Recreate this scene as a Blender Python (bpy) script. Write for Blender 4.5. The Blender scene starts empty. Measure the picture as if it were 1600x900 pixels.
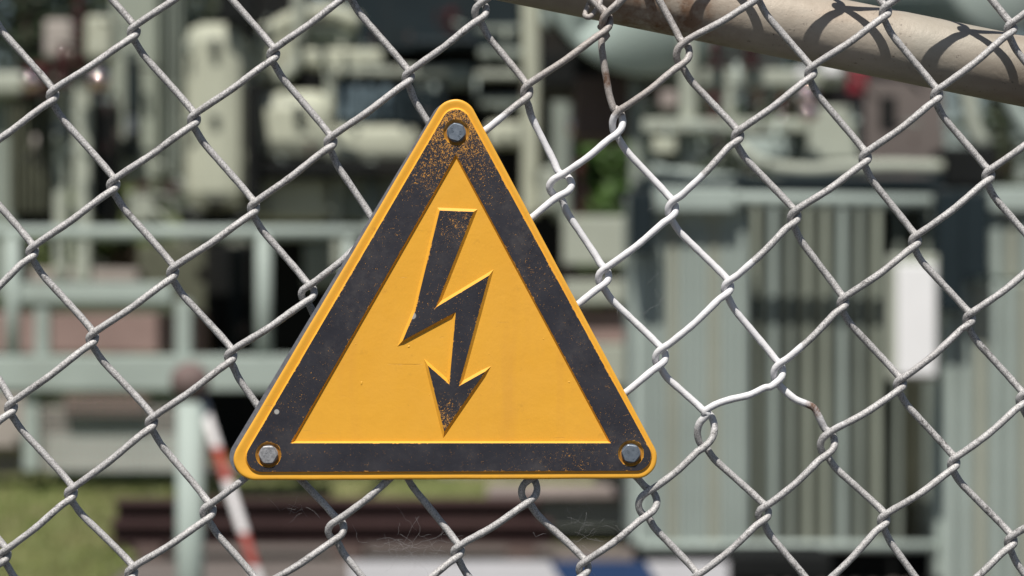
import bpy, bmesh, math, random
import numpy as np
from mathutils import Vector, geometry
R = math.radians
random.seed(7)
SC = bpy.context.scene
COL = SC.collection

# ---------------------------------------------------------------- camera
CAMY, CAMZ = -1.389, 1.5
S = 0.5/1600                 # metres per photo pixel on the plane of the fence
FP = 100/36*1600             # focal length in photo pixels
cam = bpy.data.cameras.new("camera"); co = bpy.data.objects.new("camera", cam); COL.objects.link(co)
cam.lens = 100; cam.sensor_width = 36
cam.clip_start = 0.05; cam.clip_end = 2000
co.location = (0, CAMY, CAMZ); co.rotation_euler = (R(90), 0, 0)
cam.dof.use_dof = True; cam.dof.focus_distance = 1.3835; cam.dof.aperture_fstop = 11.0
cam.dof.aperture_blades = 0
SC.camera = co
# ---------------------------------------------------------------- light
SUN = Vector((-0.15, -0.55, 1.0)).normalized()      # towards the sun
elev = math.asin(SUN.z); azim = math.atan2(SUN.x, SUN.y)
w = bpy.data.worlds.new("World"); SC.world = w; w.use_nodes = True
nt = w.node_tree; bgn = nt.nodes["Background"]
sky = nt.nodes.new("ShaderNodeTexSky"); sky.sky_type = 'NISHITA'; sky.sun_disc = False
sky.sun_elevation = elev; sky.sun_rotation = azim
nt.links.new(sky.outputs[0], bgn.inputs[0]); bgn.inputs[1].default_value = 0.05
sl = bpy.data.lights.new("sun", 'SUN'); so = bpy.data.objects.new("sun", sl); COL.objects.link(so)
sl.energy = 5.0; sl.angle = R(0.5); sl.color = (1.0, 0.955, 0.89)
so.rotation_euler = SUN.to_track_quat('Z', 'Y').to_euler(); so.location = (0, 0, 30)
SC.view_settings.view_transform = 'Standard'; SC.view_settings.look = 'None'
SC.view_settings.gamma = 1; SC.view_settings.use_curve_mapping = False
SC.view_settings.exposure = 0.10

# ---------------------------------------------------------------- helpers
def FX(px, py, y=0.0):       # a point of the fence plane
    return Vector(((px-800)*S, y, 1.5+(450-py)*S))
def BG(px, py, D):           # a point of the yard at distance D from the camera
    return Vector(((px-800)/FP*D, CAMY+D, CAMZ+(450-py)/FP*D))

def link(name, me, mats, parent=None):
    o = bpy.data.objects.new(name, me); COL.objects.link(o)
    for m in (mats if isinstance(mats, (list, tuple)) else [mats]): me.materials.append(m)
    if parent: o.parent = parent
    return o
def obj(name, bm, mats, parent=None, smooth=False):
    if parent is not None and parent.type == 'EMPTY':
        bmesh.ops.translate(bm, verts=bm.verts, vec=-parent.location)
    elif parent is not None:
        g = parent.parent
        if g is not None: bmesh.ops.translate(bm, verts=bm.verts, vec=-g.location)
    me = bpy.data.meshes.new(name)
    bmesh.ops.recalc_face_normals(bm, faces=bm.faces)
    bm.to_mesh(me); bm.free()
    if smooth:
        for p in me.polygons: p.use_smooth = True
    return link(name, me, mats, parent)
def tag(o, label=None, cat=None, group=None, kind=None):
    if label: o['label'] = label
    if cat: o['category'] = cat
    if group: o['group'] = group
    if kind: o['kind'] = kind
    return o
def thing(name, loc, label, cat, group=None):
    o = bpy.data.objects.new(name, None); COL.objects.link(o); o.location = loc
    o.empty_display_size = 0.1
    return tag(o, label, cat, group)

def box(bm, x0, x1, y0, y1, z0, z1, bev=0.0, seg=2):
    b = bmesh.new(); bmesh.ops.create_cube(b, size=1)
    for v in b.verts:
        v.co = Vector(((x0+x1)/2+v.co.x*(x1-x0), (y0+y1)/2+v.co.y*(y1-y0), (z0+z1)/2+v.co.z*(z1-z0)))
    if bev: bmesh.ops.bevel(b, geom=b.edges[:], offset=bev, segments=seg, affect='EDGES', profile=0.5)
    merge(bm, b)
def merge(bm, b):
    me = bpy.data.meshes.new('tmp'); b.to_mesh(me); b.free(); bm.from_mesh(me); bpy.data.meshes.remove(me)
def tube(bm, pts, rad, n=10, cap=True, jit=0.0):
    """sweep a circle along pts; rad number or list"""
    pts = [Vector(p) for p in pts]; N = len(pts)
    rs = rad if isinstance(rad, (list, tuple)) else [rad]*N
    T = []
    for i in range(N):
        a = pts[max(0, i-1)]; b = pts[min(N-1, i+1)]; T.append((b-a).normalized())
    u = T[0].orthogonal().normalized(); rings = []
    for i in range(N):
        u = (u - T[i]*u.dot(T[i]))
        if u.length < 1e-6: u = T[i].orthogonal()
        u.normalize(); v = T[i].cross(u)
        rings.append([bm.verts.new(pts[i] + (u*math.cos(2*math.pi*k/n)+v*math.sin(2*math.pi*k/n))*rs[i]*(1+random.uniform(-jit, jit))) for k in range(n)])
    for i in range(N-1):
        for k in range(n):
            f = bm.faces.new((rings[i][k], rings[i][(k+1) % n], rings[i+1][(k+1) % n], rings[i+1][k])); f.smooth = True
    if cap:
        bm.faces.new(rings[0][::-1]); bm.faces.new(rings[-1])
def catmull(P, step):
    P = [np.array(p, float) for p in P]; P = [2*P[0]-P[1]] + P + [2*P[-1]-P[-2]]; out = []
    for i in range(1, len(P)-2):
        p0, p1, p2, p3 = P[i-1:i+3]
        # centripetal
        def tj(ti, a, b): return ti + max(np.linalg.norm(b-a), 1e-6)**0.5
        t0 = 0; t1 = tj(t0, p0, p1); t2 = tj(t1, p1, p2); t3 = tj(t2, p2, p3)
        n = max(2, int(np.linalg.norm(p2-p1)/step))
        for k in range(n):
            t = t1+(t2-t1)*k/n
            A1 = (t1-t)/(t1-t0)*p0+(t-t0)/(t1-t0)*p1; A2 = (t2-t)/(t2-t1)*p1+(t-t1)/(t2-t1)*p2; A3 = (t3-t)/(t3-t2)*p2+(t-t2)/(t3-t2)*p3
            B1 = (t2-t)/(t2-t0)*A1+(t-t0)/(t2-t0)*A2; B2 = (t3-t)/(t3-t1)*A2+(t-t1)/(t3-t1)*A3
            out.append((t2-t)/(t2-t1)*B1+(t-t1)/(t2-t1)*B2)
    out.append(P[-2]); return out

# ---------------------------------------------------------------- materials
class NB:
    def __init__(s, name):
        s.m = bpy.data.materials.new(name); s.m.use_nodes = True; s.t = s.m.node_tree; s.t.nodes.clear()
        s.out = s.n("ShaderNodeOutputMaterial"); s.b = s.n("ShaderNodeBsdfPrincipled"); s.l(s.b.outputs[0], s.out.inputs[0])
        s.tc = s.n("ShaderNodeTexCoord")
    def n(s, t, **k):
        x = s.t.nodes.new(t)
        for a, b in k.items(): setattr(x, a, b)
        return x
    def l(s, a, b): s.t.links.new(a, b)
    def setin(s, sock, v):
        if hasattr(v, 'links') or hasattr(v, 'is_output'): s.l(v, sock)
        else: sock.default_value = v
    def noise(s, scale, detail=3, rough=0.6, vec=None, dist=0.0):
        x = s.n("ShaderNodeTexNoise"); x.inputs['Scale'].default_value = scale; x.inputs['Detail'].default_value = detail
        x.inputs['Roughness'].default_value = rough; x.inputs['Distortion'].default_value = dist
        s.l(vec if vec is not None else s.tc.outputs['Object'], x.inputs['Vector']); return x.outputs[0]
    def ramp(s, v, a, b, va=0.0, vb=1.0, smooth=False):
        x = s.n("ShaderNodeMapRange"); x.clamp = True
        if smooth: x.interpolation_type = 'SMOOTHSTEP'
        s.setin(x.inputs[0], v); 
        for i, q in enumerate((a, b, va, vb)): s.setin(x.inputs[i+1], q)
        return x.outputs[0]
    def math(s, op, a, b=0.0, c=None):
        x = s.n("ShaderNodeMath", operation=op); s.setin(x.inputs[0], a); s.setin(x.inputs[1], b)
        if c is not None: s.setin(x.inputs[2], c)
        return x.outputs[0]
    def mix(s, f, a, b):
        x = s.n("ShaderNodeMix", data_type='RGBA'); s.setin(x.inputs[0], f)
        s.setin(x.inputs[6], (*a, 1) if isinstance(a, tuple) and len(a) == 3 else a)
        s.setin(x.inputs[7], (*b, 1) if isinstance(b, tuple) and len(b) == 3 else b)
        return x.outputs[2]
    def sep(s, v=None):
        x = s.n("ShaderNodeSeparateXYZ"); s.l(v if v is not None else s.tc.outputs['Object'], x.inputs[0]); return x.outputs
    def mapping(s, scale=(1, 1, 1), rot=(0, 0, 0), vec=None):
        x = s.n("ShaderNodeMapping"); x.inputs['Scale'].default_value = scale; x.inputs['Rotation'].default_value = rot
        s.l(vec if vec is not None else s.tc.outputs['Object'], x.inputs[0]); return x.outputs[0]
    def dist(s, p, scale=(1, 1, 1)):
        x = s.n("ShaderNodeVectorMath", operation='DISTANCE'); s.l(s.tc.outputs['Object'], x.inputs[0]); x.inputs[1].default_value = p
        return x.outputs['Value']
    def bump(s, h, strength, distance):
        x = s.n("ShaderNodeBump"); x.inputs['Strength'].default_value = strength; x.inputs['Distance'].default_value = distance
        s.l(h, x.inputs['Height']); s.l(x.outputs[0], s.b.inputs['Normal']); return x
    def fin(s, col, rough=0.6, metal=0.0, spec=None):
        s.setin(s.b.inputs['Base Color'], (*col, 1) if isinstance(col, tuple) else col)
        s.setin(s.b.inputs['Roughness'], rough); s.setin(s.b.inputs['Metallic'], metal)
        if spec is not None: s.b.inputs['Specular IOR Level'].default_value = spec
        return s.m
_mc = {}
def paint(name, col, rough=0.5, metal=0.0, var=0.18, scale=3.0, bump=0.3, dirt=(0.10, 0.08, 0.06), dirtamt=0.25):
    """weathered paint / plain surface for the yard"""
    if name in _mc: return _mc[name]
    k = NB(name); n1 = k.noise(scale, 5, 0.6); n2 = k.noise(scale*0.37, 4, 0.7, k.mapping((1, 1, 0.15)))
    c = k.mix(k.ramp(n1, 0.3, 0.7, 0.0, 1.0), tuple(x*(1-var) for x in col), tuple(min(1, x*(1+var)) for x in col))
    c = k.mix(k.ramp(n2, 0.55, 0.8, 0.0, dirtamt), c, dirt)
    k.bump(k.noise(scale*12, 3), bump, 0.004)
    _mc[name] = k.fin(c, rough, metal, 0.5 if 'porcelain' in name or 'glass' in name else 0.15); return _mc[name]

def m_yellow():
    k = NB("yellow_enamel")
    big = k.noise(22, 4); fine = k.noise(900, 4, 0.7); pore = k.noise(320, 2)
    c = k.mix(k.ramp(big, 0.3, 0.75), (0.86, 0.435, 0.045), (0.80, 0.392, 0.036))
    # thin run-off dirt and pits
    dirt = k.math('MULTIPLY', k.ramp(k.noise(160, 5, 0.75), 0.60, 0.72), k.ramp(k.noise(18, 3), 0.45, 0.65))
    c = k.mix(k.math('MULTIPLY', dirt, 0.38), c, (0.25, 0.13, 0.03))
    pits = k.ramp(k.noise(650, 3, 0.6), 0.74, 0.78)
    c = k.mix(k.math('MULTIPLY', pits, 0.6), c, (0.12, 0.07, 0.03))
    for bx_, by_ in ((713.5, 208.5), (422.0, 708.5), (984.5, 706.5)):
        gm = k.ramp(k.math('MULTIPLY_ADD', k.noise(240, 4, .7), .004, k.dist(tuple(FX(bx_, by_, -.0089)-SL))), .0072, .0098, .85, 0)
        c = k.mix(gm, c, (0.20, 0.075, 0.018))  # brown grime and the bolt hole's shade, both painted round each bolt
    ww = k.math('MULTIPLY', k.ramp(k.noise(55, 4, .65, k.mapping((1, 1, .12))), .54, .72), .30)
    c = k.mix(ww, c, (0.66, 0.31, 0.055))
    fade = k.math('MULTIPLY', k.ramp(k.noise(14, 5, .7), .45, .7), .35); c = k.mix(fade, c, (0.84, 0.44, 0.075))
    scr = k.ramp(k.noise(30, 3, 0.6, k.mapping((1, 1, 34), (0, R(-52), 0))), 0.70, 0.73)
    c = k.mix(k.math('MULTIPLY', scr, 0.35), c, (0.50, 0.22, 0.02))
    h = k.math('ADD', k.math('MULTIPLY', fine, 0.35), k.math('MULTIPLY', pore, 0.5))
    h = k.math('ADD', h, k.math('MULTIPLY', k.ramp(k.noise(300, 1), 0.79, 0.86), 2.0))
    h = k.math('SUBTRACT', h, k.math('MULTIPLY', scr, 0.9))
    h = k.math('ADD', h, k.math('MULTIPLY', k.noise(60, 2), 1.2))
    k.bump(h, 0.55, 0.00022)
    return k.fin(c, k.ramp(big, 0.3, 0.7, 0.36, 0.50), 0, 0.4)

def m_black(apex):
    k = NB("worn_black_enamel")
    at = k.n("ShaderNodeAttribute"); at.attribute_name = "edge"; e = at.outputs['Fac']
    speck = k.noise(2300, 3, 0.6); mid = k.noise(520, 5, 0.75); reg = k.noise(26, 3, 0.6); reg2 = k.noise(70, 2)
    da = k.ramp(k.dist(apex), 0.005, 0.048, 1.0, 0.0)
    db = k.math('MAXIMUM', k.ramp(k.dist(tuple(FX(716, 352, -.0102)-SL)), 0.002, 0.022, .45, 0.0), k.ramp(k.dist(tuple(FX(697, 655, -.0102)-SL)), 0.002, 0.014, .8, 0.0))
    da = k.math('MAXIMUM', da, db)
    # threshold drops near the apex and inside worn regions, so more yellow shows through
    wear = k.math('ADD', k.math('MULTIPLY', da, 0.122), k.ramp(reg, 0.50, 0.72, 0.0, 0.038))
    s1 = k.math('ADD', k.math('MULTIPLY', speck, 0.62), k.math('MULTIPLY', mid, 0.38))
    s1 = k.math('ADD', s1, wear)
    m1 = k.ramp(s1, 0.634, 0.642)
    # chipping along the edges
    s2 = k.math('ADD', k.math('ADD', k.math('MULTIPLY', e, 0.17), k.math('MULTIPLY', mid, 0.65)), k.math('MULTIPLY', reg2, 0.35))
    m2 = k.ramp(s2, 0.708, 0.725)
    m = k.math('MAXIMUM', m1, m2)
    blk = k.mix(k.ramp(k.noise(40, 5, 0.7), 0.3, 0.75), (0.020, 0.020, 0.027), (0.036, 0.035, 0.044))
    # small bare lead-grey chips
    c1 = k.ramp(k.dist(tuple(FX(646, 493, -0.0102)-FX(702, 748, -0.007))), 0.0014, 0.0018, 1, 0)
    c2 = k.ramp(k.dist(tuple(FX(435, 642, -0.0102)-FX(702, 748, -0.007))), 0.0010, 0.0014, 1, 0)
    c = k.mix(m, blk, (0.66, 0.31, 0.055))
    sc2 = k.ramp(k.noise(34, 4, 0.7, k.mapping((1, 1, 16), (0, R(28), 0))), 0.60, 0.72, 0, .35)
    dust = k.math('MULTIPLY', k.ramp(k.noise(75, 5, .75), .48, .72), k.ramp(k.noise(17, 3, .6), .42, .62, .10, .42))
    c = k.mix(k.math('MAXIMUM', dust, k.math('MULTIPLY', sc2, k.ramp(k.noise(20, 2), .5, .65))), c, (0.13, 0.115, 0.105))
    c = k.mix(k.math('MAXIMUM', c1, c2), c, (0.40, 0.39, 0.37))
    h = k.math('ADD', k.math('MULTIPLY', m, -0.6), k.math('MULTIPLY', k.noise(500, 4), 0.7))
    k.bump(h, 0.5, 0.00018)
    return k.fin(c, k.math('ADD', k.math('MULTIPLY', m, -0.05), k.ramp(k.noise(90, 3), 0.3, 0.7, 0.40, 0.56)), 0, 0.45)

def m_wire():
    k = NB("weathered_zinc_wire"); x, y, z = k.sep()[:3]
    n1 = k.noise(420, 5, 0.75); n2 = k.noise(70, 4, 0.7); n3 = k.noise(1600, 4, 0.7)
    base = k.mix(k.ramp(n2, 0.3, 0.7), (0.49, 0.475, 0.465), (0.65, 0.635, 0.625))
    base = k.mix(k.math('MULTIPLY', k.ramp(n3, 0.46, 0.60), 0.68), base, (0.12, 0.115, 0.11))
    # crust of old tar-like grime in patches
    grime = k.math('MULTIPLY', k.ramp(n1, 0.52, 0.60), k.ramp(k.noise(45, 3, 0.6), 0.50, 0.64))
    base = k.mix(k.math('MULTIPLY', grime, 0.7), base, (0.045, 0.04, 0.038))
    # warmer, browner grime at the upper left of the brace
    wz = k.ramp(k.dist(tuple(FX(945, 90, 0))), 0.022, 0.06, 0.50, 0.0)
    base = k.mix(wz, base, (0.31, 0.255, 0.215))
    # strip overpainted white
    px = k.math('MULTIPLY_ADD', x, 1/S, 800.0); py = k.math('MULTIPLY_ADD', k.math('SUBTRACT', z, 1.5), -1/S, 450.0)
    lim = k.math('MULTIPLY_ADD', k.math('SUBTRACT', py, 140.0), 0.575, 1020.0)
    lim = k.math('MULTIPLY_ADD', n2, 26.0, k.math('SUBTRACT', lim, 13.0))
    w1 = k.ramp(k.math('SUBTRACT', lim, px), -1.5, 1.5)
    w2 = k.ramp(k.math('MULTIPLY_ADD', n1, 40.0, py), 196.0, 206.0)
    w3 = k.ramp(k.math('MULTIPLY_ADD', n1, 60.0, py), 705.0, 670.0)
    w4 = k.ramp(px, 700.0, 720.0)
    wh = k.math('MULTIPLY', k.math('MULTIPLY', w1, w2), k.math('MULTIPLY', w3, w4))
    chip = k.ramp(k.noise(300, 5, 0.7), 0.66, 0.70, 1.0, 0.15)
    wh = k.math('MULTIPLY', wh, chip)
    base = k.mix(wh, base, (0.74, 0.73, 0.74))
    # rusted joints
    r = None
    for p, rr in (((949, 123), 0.0024), ((1272, 638), 0.0030), ((944, 33), 0.0028), ((1003, 8), 0.002)):
        q = k.ramp(k.dist(tuple(FX(p[0], p[1], 0.001))), rr, rr*1.9, 1.0, 0.0)
        r = q if r is None else k.math('MAXIMUM', r, q)
    r = k.math('MULTIPLY', r, k.ramp(n1, 0.35, 0.55, 0.3, 0.95))
    base = k.mix(r, base, (0.13, 0.062, 0.030))
    h = k.math('ADD', k.math('MULTIPLY', n1, 1.0), k.math('MULTIPLY', n3, 0.6))
    k.bump(h, 0.5, 0.0005)
    return k.fin(base, k.math('MULTIPLY_ADD', wh, -0.10, 0.58), k.math('MULTIPLY_ADD', wh, -0.18, 0.18), 0.35)

def m_rail():
    k = NB("rust_stained_rail_paint")
    n = k.noise(28, 5, 0.65); st = k.noise(14, 4, 0.7, k.mapping((0.35, 1, 1), (0, R(-11.5), 0)))
    c = k.mix(k.ramp(n, 0.3, 0.7), (0.47, 0.415, 0.345), (0.35, 0.30, 0.24))
    c = k.mix(k.ramp(st, 0.48, 0.68, 0, 0.60), c, (0.27, 0.155, 0.085))
    c = k.mix(k.ramp(k.noise(9, 3), 0.52, 0.66, 0, 0.5), c, (0.34, 0.33, 0.28))
    low = k.ramp(k.noise(16, 4, 0.7, k.mapping((0.3, 1, 1), (0, R(-11.5), 0))), 0.5, 0.75, 0, 0.5)
    c = k.mix(low, c, (0.14, 0.10, 0.07))
    rust = k.math('MULTIPLY', k.ramp(k.dist(tuple(FX(1040, 20, 0.03))), 0.012, 0.045, 1, 0), k.ramp(k.noise(60, 4, .7), 0.42, 0.62, 0.1, 0.95))
    c = k.mix(rust, c, (0.17, 0.075, 0.03))
    specks = k.math('MULTIPLY', k.ramp(k.noise(420, 4, 0.7), 0.63, 0.68), k.ramp(k.noise(30, 3), 0.45, 0.6))
    c = k.mix(k.math('MULTIPLY', specks, 0.75), c, (0.06, 0.04, 0.035))
    k.bump(k.math('ADD', k.noise(240, 5, 0.7), k.math('MULTIPLY', specks, -0.7)), 0.5, 0.0006)
    return k.fin(c, 0.5, 0.1, 0.4)
def m_boltmetal(name, a, b, rough):
    k = NB(name); n = k.noise(500, 4, 0.7)
    c = k.mix(k.ramp(n, 0.35, 0.65), a, b); k.bump(k.noise(900, 4, 0.7), 0.15, 0.0001)
    return k.fin(c, k.ramp(k.noise(300, 3), 0.3, 0.7, rough, rough+0.15), 0.75)

SL = FX(702, 748, -0.007)
YEL = m_yellow(); APEX = tuple(FX(713, 190, -0.0102)-SL); BLK = m_black(APEX); WIRE = m_wire(); RAIL = m_rail()
BOLT_BLUE = m_boltmetal("blue_passivated_bolt", (0.20, 0.235, 0.28), (0.28, 0.32, 0.37), 0.42)
BOLT_GALV = m_boltmetal("galvanised_pitted_bolt", (0.30, 0.30, 0.31), (0.52, 0.52, 0.53), 0.50)
BACK = m_boltmetal("grey_backing_sheet", (0.22, 0.23, 0.26), (0.30, 0.31, 0.34), 0.45)

# ================================================================ SETTING
k = NB("ground_gravel"); n = k.noise(1.3, 6, 0.7); n2 = k.noise(18, 4, 0.8)
c = k.mix(k.ramp(n, 0.35, 0.65), (0.12, 0.10, 0.09), (0.18, 0.155, 0.14)); c = k.mix(k.ramp(n2, 0.45, 0.65, 0, 0.6), c, (0.11, 0.095, 0.085))
k.bump(n2, 0.8, 0.03); GROUND = k.fin(c, 0.9)
bm = bmesh.new(); bmesh.ops.create_grid(bm, x_segments=2, y_segments=2, size=400)
g = obj("ground", bm, GROUND); tag(g, kind='structure')
k = NB("dark_unseen_lawn"); n = k.noise(2.2, 5, 0.7); n2 = k.noise(30, 4, 0.8)
c = k.mix(k.ramp(n, 0.40, 0.60), (0.035, 0.050, 0.014), (0.060, 0.066, 0.022)); c = k.mix(k.ramp(k.noise(1.1, 4, .7), 0.5, 0.66, 0, 0.7), c, (0.10, 0.085, 0.045))
k.bump(n2, 0.8, 0.04); UNSEEN_LAWN = k.fin(c, 0.9)
k = NB("yard_turf"); n = k.noise(2.2, 5, 0.7)
c = k.mix(k.ramp(n, 0.40, 0.60), (0.15, 0.18, 0.055), (0.24, 0.235, 0.10)); c = k.mix(k.ramp(k.noise(1.1, 4, .7), 0.5, 0.66, 0, 0.7), c, (0.19, 0.16, 0.09))
k.bump(k.noise(30, 4, .8), 0.8, 0.04); TURF = k.fin(c, 0.9)
bm = bmesh.new()
LX0, LX1, LY0, LY1 = -9.0, -2.05, 9.0, 21.15
def quad(bm, pts):
    return bm.faces.new([bm.verts.new(p) for p in pts])
def bank(x, y):
    t = (y-13.6)/3.1 if x < -2.05 else (y-15.2)/1.5
    t = max(0.0, min(1.0, t)); return .004+.296*t*t*(3-2*t)
def turf(bm, x0, x1, y0, y1):
    nx_, ny_ = 8, 44; V = [[bm.verts.new((x0+(x1-x0)*i/nx_, y0+(y1-y0)*j/ny_, bank(x0+.01 if x0 > -3 else -5, y0+(y1-y0)*j/ny_))) for i in range(nx_+1)] for j in range(ny_+1)]
    for j in range(ny_):
        for i in range(nx_): bm.faces.new((V[j][i], V[j][i+1], V[j+1][i+1], V[j+1][i])).smooth = True
    lo0 = [bm.verts.new((V[j][nx_].co.x, V[j][nx_].co.y, .001)) for j in range(ny_+1)]; lo1 = [bm.verts.new((V[j][0].co.x, V[j][0].co.y, .001)) for j in range(ny_+1)]
    for j in range(ny_): bm.faces.new((V[j][nx_], lo0[j], lo0[j+1], V[j+1][nx_])); bm.faces.new((V[j][0], V[j+1][0], lo1[j+1], lo1[j]))
turf(bm, LX0, LX1, LY0, LY1)
tag(obj("lawn", bm, TURF), kind='structure')
bm = bmesh.new()
turf(bm, -2.04, 1.1, 15.2, 21.15)
tag(obj("lawn", bm, TURF), kind='structure')
k = NB("bounce_cutting_asphalt"); n = k.noise(60, 4, .8)
c = k.mix(k.ramp(n, .3, .7), (0.022, 0.022, 0.024), (0.042, 0.041, 0.041)); k.bump(n, .6, .01); UNSEEN_ASPH = k.fin(c, .9)
bm = bmesh.new(); quad(bm, [(-80, -80, .004), (80, -80, .004), (80, .6, .004), (-80, .6, .004)]); tag(obj("unseen_dark_path", bm, UNSEEN_ASPH), kind='structure')  # unseen dark paving, added to cut ground bounce on the wires
bm = bmesh.new(); quad(bm, [(-30, .6, .004), (30, .6, .004), (30, 8.9, .004), (-30, 8.9, .004)]); tag(obj("lawn", bm, UNSEEN_LAWN), kind='structure')  # unseen near lawn, darkened to lower bounce light on the fence
# grass blades
k = NB("grass_blades"); oi = k.n("ShaderNodeObjectInfo"); n = k.noise(1.7, 4, 0.7); n3 = k.noise(40, 2)
c = k.mix(k.ramp(n, 0.38, 0.62), (0.17, 0.215, 0.05), (0.30, 0.29, 0.12)); c = k.mix(k.ramp(n3, 0.3, 0.7, 0, 0.5), c, (0.06, 0.10, 0.02))
GRASS = k.fin(c, 0.6)
bm = bmesh.new()
def blades(N, x0, x1, y0, y1):
    for _ in range(N):
        x = random.uniform(x0, x1); y = random.uniform(y0, y1); h = random.uniform(0.012, 0.045)*random.choice((1, 1, 1, 1.8)); a = random.uniform(0, math.pi); wd = random.uniform(.004, .01)
        dx, dy = math.cos(a)*wd, math.sin(a)*wd; lx, ly = random.uniform(-.03, .03), random.uniform(-.03, .03)
        bm.faces.new([bm.verts.new(p) for p in ((x-dx, y-dy, bank(x, y)-.003), (x+dx, y+dy, bank(x, y)-.003), (x+lx, y+ly, h+bank(x, y)))])
blades(26000, -4.9, LX1, 12.6, 18.5); blades(9000, LX1, 1.1, 15.4, 19)
tag(obj("grass", bm, GRASS), "sunny short grass with dry patches below the low concrete wall", "grass", kind='stuff')

# ================================================================ BACKGROUND YARD
GR = paint("pale_grey_green_paint", (0.375, 0.40, 0.335), 0.55, 0, 0.10, 1.5, 0.2)
GB = paint("cool_grey_green_paint", (0.37, 0.43, 0.395), 0.5, 0, 0.10, 1.5, 0.2)
GM = paint("mid_grey_green_paint", (0.235, 0.265, 0.23), 0.55, 0, 0.15, 1.5, 0.2)
CR = paint("cream_green_paint", (0.46, 0.475, 0.375), 0.55, 0, 0.08, 1.5, 0.2)
DK = paint("near_black_steel_and_shade", (0.009, 0.010, 0.010), 0.7, 0, 0.2, 3, 0.3)  # near black for dark parts and for boxes that stand for shade
DT = paint("dark_teal_paint_and_shade", (0.014, 0.022, 0.026), 0.55, 0, 0.2, 2, 0.3)  # dark parts, and boxes whose colour imitates shadow
GS = paint("sage_green_paint", (0.31, 0.34, 0.28), 0.55, 0, 0.10, 1.5, 0.2)
TE = paint("pale_teal_paint", (0.42, 0.50, 0.46), 0.5, 0, 0.08, 1.5, 0.2)
BR = paint("brown_oxide_paint", (0.115, 0.085, 0.075), 0.7, 0, 0.2, 2, 0.3)
WH = paint("white_panel_paint", (0.80, 0.80, 0.80), 0.5, 0, 0.05, 2, 0.2, dirtamt=0.08)
RU = paint("brown_glazed_porcelain", (0.055, 0.012, 0.012), 0.10, 0, 0.2, 2, 0.1, dirtamt=0)
RD = paint("signal_red_paint", (0.22, 0.028, 0.04), 0.5, 0, 0.1, 2, 0.1)
DR = paint("dark_red_primer_steel", (0.062, 0.036, 0.035), 0.6, 0, 0.2, 2, 0.3)
CONC = paint("mauve_concrete", (0.30, 0.255, 0.235), 0.85, 0, 0.15, 2.5, 0.5)
CONCL = paint("pale_concrete", (0.36, 0.325, 0.295), 0.85, 0, 0.12, 2.5, 0.5)
PINK = paint("reddish_brown_wall_render", (0.30, 0.215, 0.195), 0.85, 0, 0.15, 2, 0.4)
BLU = paint("blue_board_paint", (0.030, 0.062, 0.15), 0.5, 0, 0.1, 2, 0.1)
OLV = paint("olive_steel", (0.10, 0.105, 0.075), 0.7, 0, 0.25, 2, 0.3)

def pbox(name, x0, y0, x1, y1, D, dep, m, parent=None, bev=0.012):
    a = BG(x0, y1, D); b = BG(x1, y0, D); bm = bmesh.new()
    mn = min(b.x-a.x, b.z-a.z, dep); box(bm, a.x, b.x, a.y, a.y+dep, max(a.z, 0.0), b.z, min(bev, mn*0.3))
    return obj(name, bm, m, parent)
def ppipe(name, pts, D, rpx, m, parent=None, n=14, dz=None):
    P = [BG(p[0], p[1], D + (p[2] if len(p) > 2 else 0)) for p in pts]
    if len(P) > 2: P = [Vector(q) for q in catmull(P, 0.05)]
    bm = bmesh.new(); tube(bm, P, rpx/FP*D, n); return obj(name, bm, m, parent)
def insulator(name, px, y0, y1, D, rpx, m, parent, n=None):
    """ribbed porcelain bushing: alternating sheds"""
    z1 = BG(px, y0, D); z0 = BG(px, y1, D); r = rpx/FP*D; H = z1.z-z0.z; n = n or max(3, int(H/0.07)); pts = []; rr = []
    for i in range(n):
        for t, q in ((0.0, .55), (.12, 1.0), (.3, .95), (.55, .55)):
            pts.append((z0.x, z0.y, z0.z+H*(i+t)/n)); rr.append(r*q)
    pts.append((z1.x, z1.y, z1.z)); rr.append(r*.5)
    bm = bmesh.new(); tube(bm, pts, rr, 20); return obj(name, bm, m, parent, True)
def fins(x0, x1, y0, y1, D, pitch, wpx, dep, mats, parent, name="radiator_fin", skip=()):
    x = x0; i = 0
    while x+wpx <= x1+1:
        if i not in skip:
            a = BG(x, y1, D); b = BG(x+wpx, y0, D); bm = bmesh.new()
            box(bm, a.x, b.x, a.y, a.y+dep, max(a.z, 0.02), b.z, (b.x-a.x)*0.34, 3)
            obj(name, bm, mats[i % len(mats)], parent)
        x += pitch; i += 1

# ---- right transformer -----------------------------------------------------
tr = thing("power_transformer", (3.0, 13.5, 0), "grey-green oil transformer on the right with tall vertical cooling fins and white plate", "transformer")
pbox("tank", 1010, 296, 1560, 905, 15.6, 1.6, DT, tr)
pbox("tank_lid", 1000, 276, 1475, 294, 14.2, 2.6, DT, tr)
fins(1000, 1172, 316, 852, 14.0, 21.5, 17.5, 0.55, [GB, GB, GR], tr)
fins(1176, 1392, 318, 852, 14.25, 27, 12, 0.50, [GS, GB, GM, GS], tr)
fins(1400, 1464, 318, 850, 14.35, 22, 9, 0.4, [GM, OLV], tr)
fins(1478, 1640, 440, 960, 13.9, 23.5, 17, 0.55, [GB, GB, GR], tr)
fins(1550, 1640, 334, 438, 13.95, 23.5, 17, 0.5, [GB, GR], tr)
pbox("radiator_side_plate", 985, 300, 1000, 850, 14.0, 0.8, GB, tr)
ppipe("radiator_header", [(992, 308), (1462, 316)], 13.95, 11, GB, tr)
ppipe("radiator_header", [(1000, 853), (1464, 853)], 14.0, 8, GB, tr)
pbox("header_band", 1024, 292, 1150, 330, 13.9, .1, GB, tr)
pbox("fin_shade_box", 1465, 296, 1506, 487, 13.75, .22, DT, tr)  # dark boxes shaped as the overhang's shadow on the fins
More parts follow.
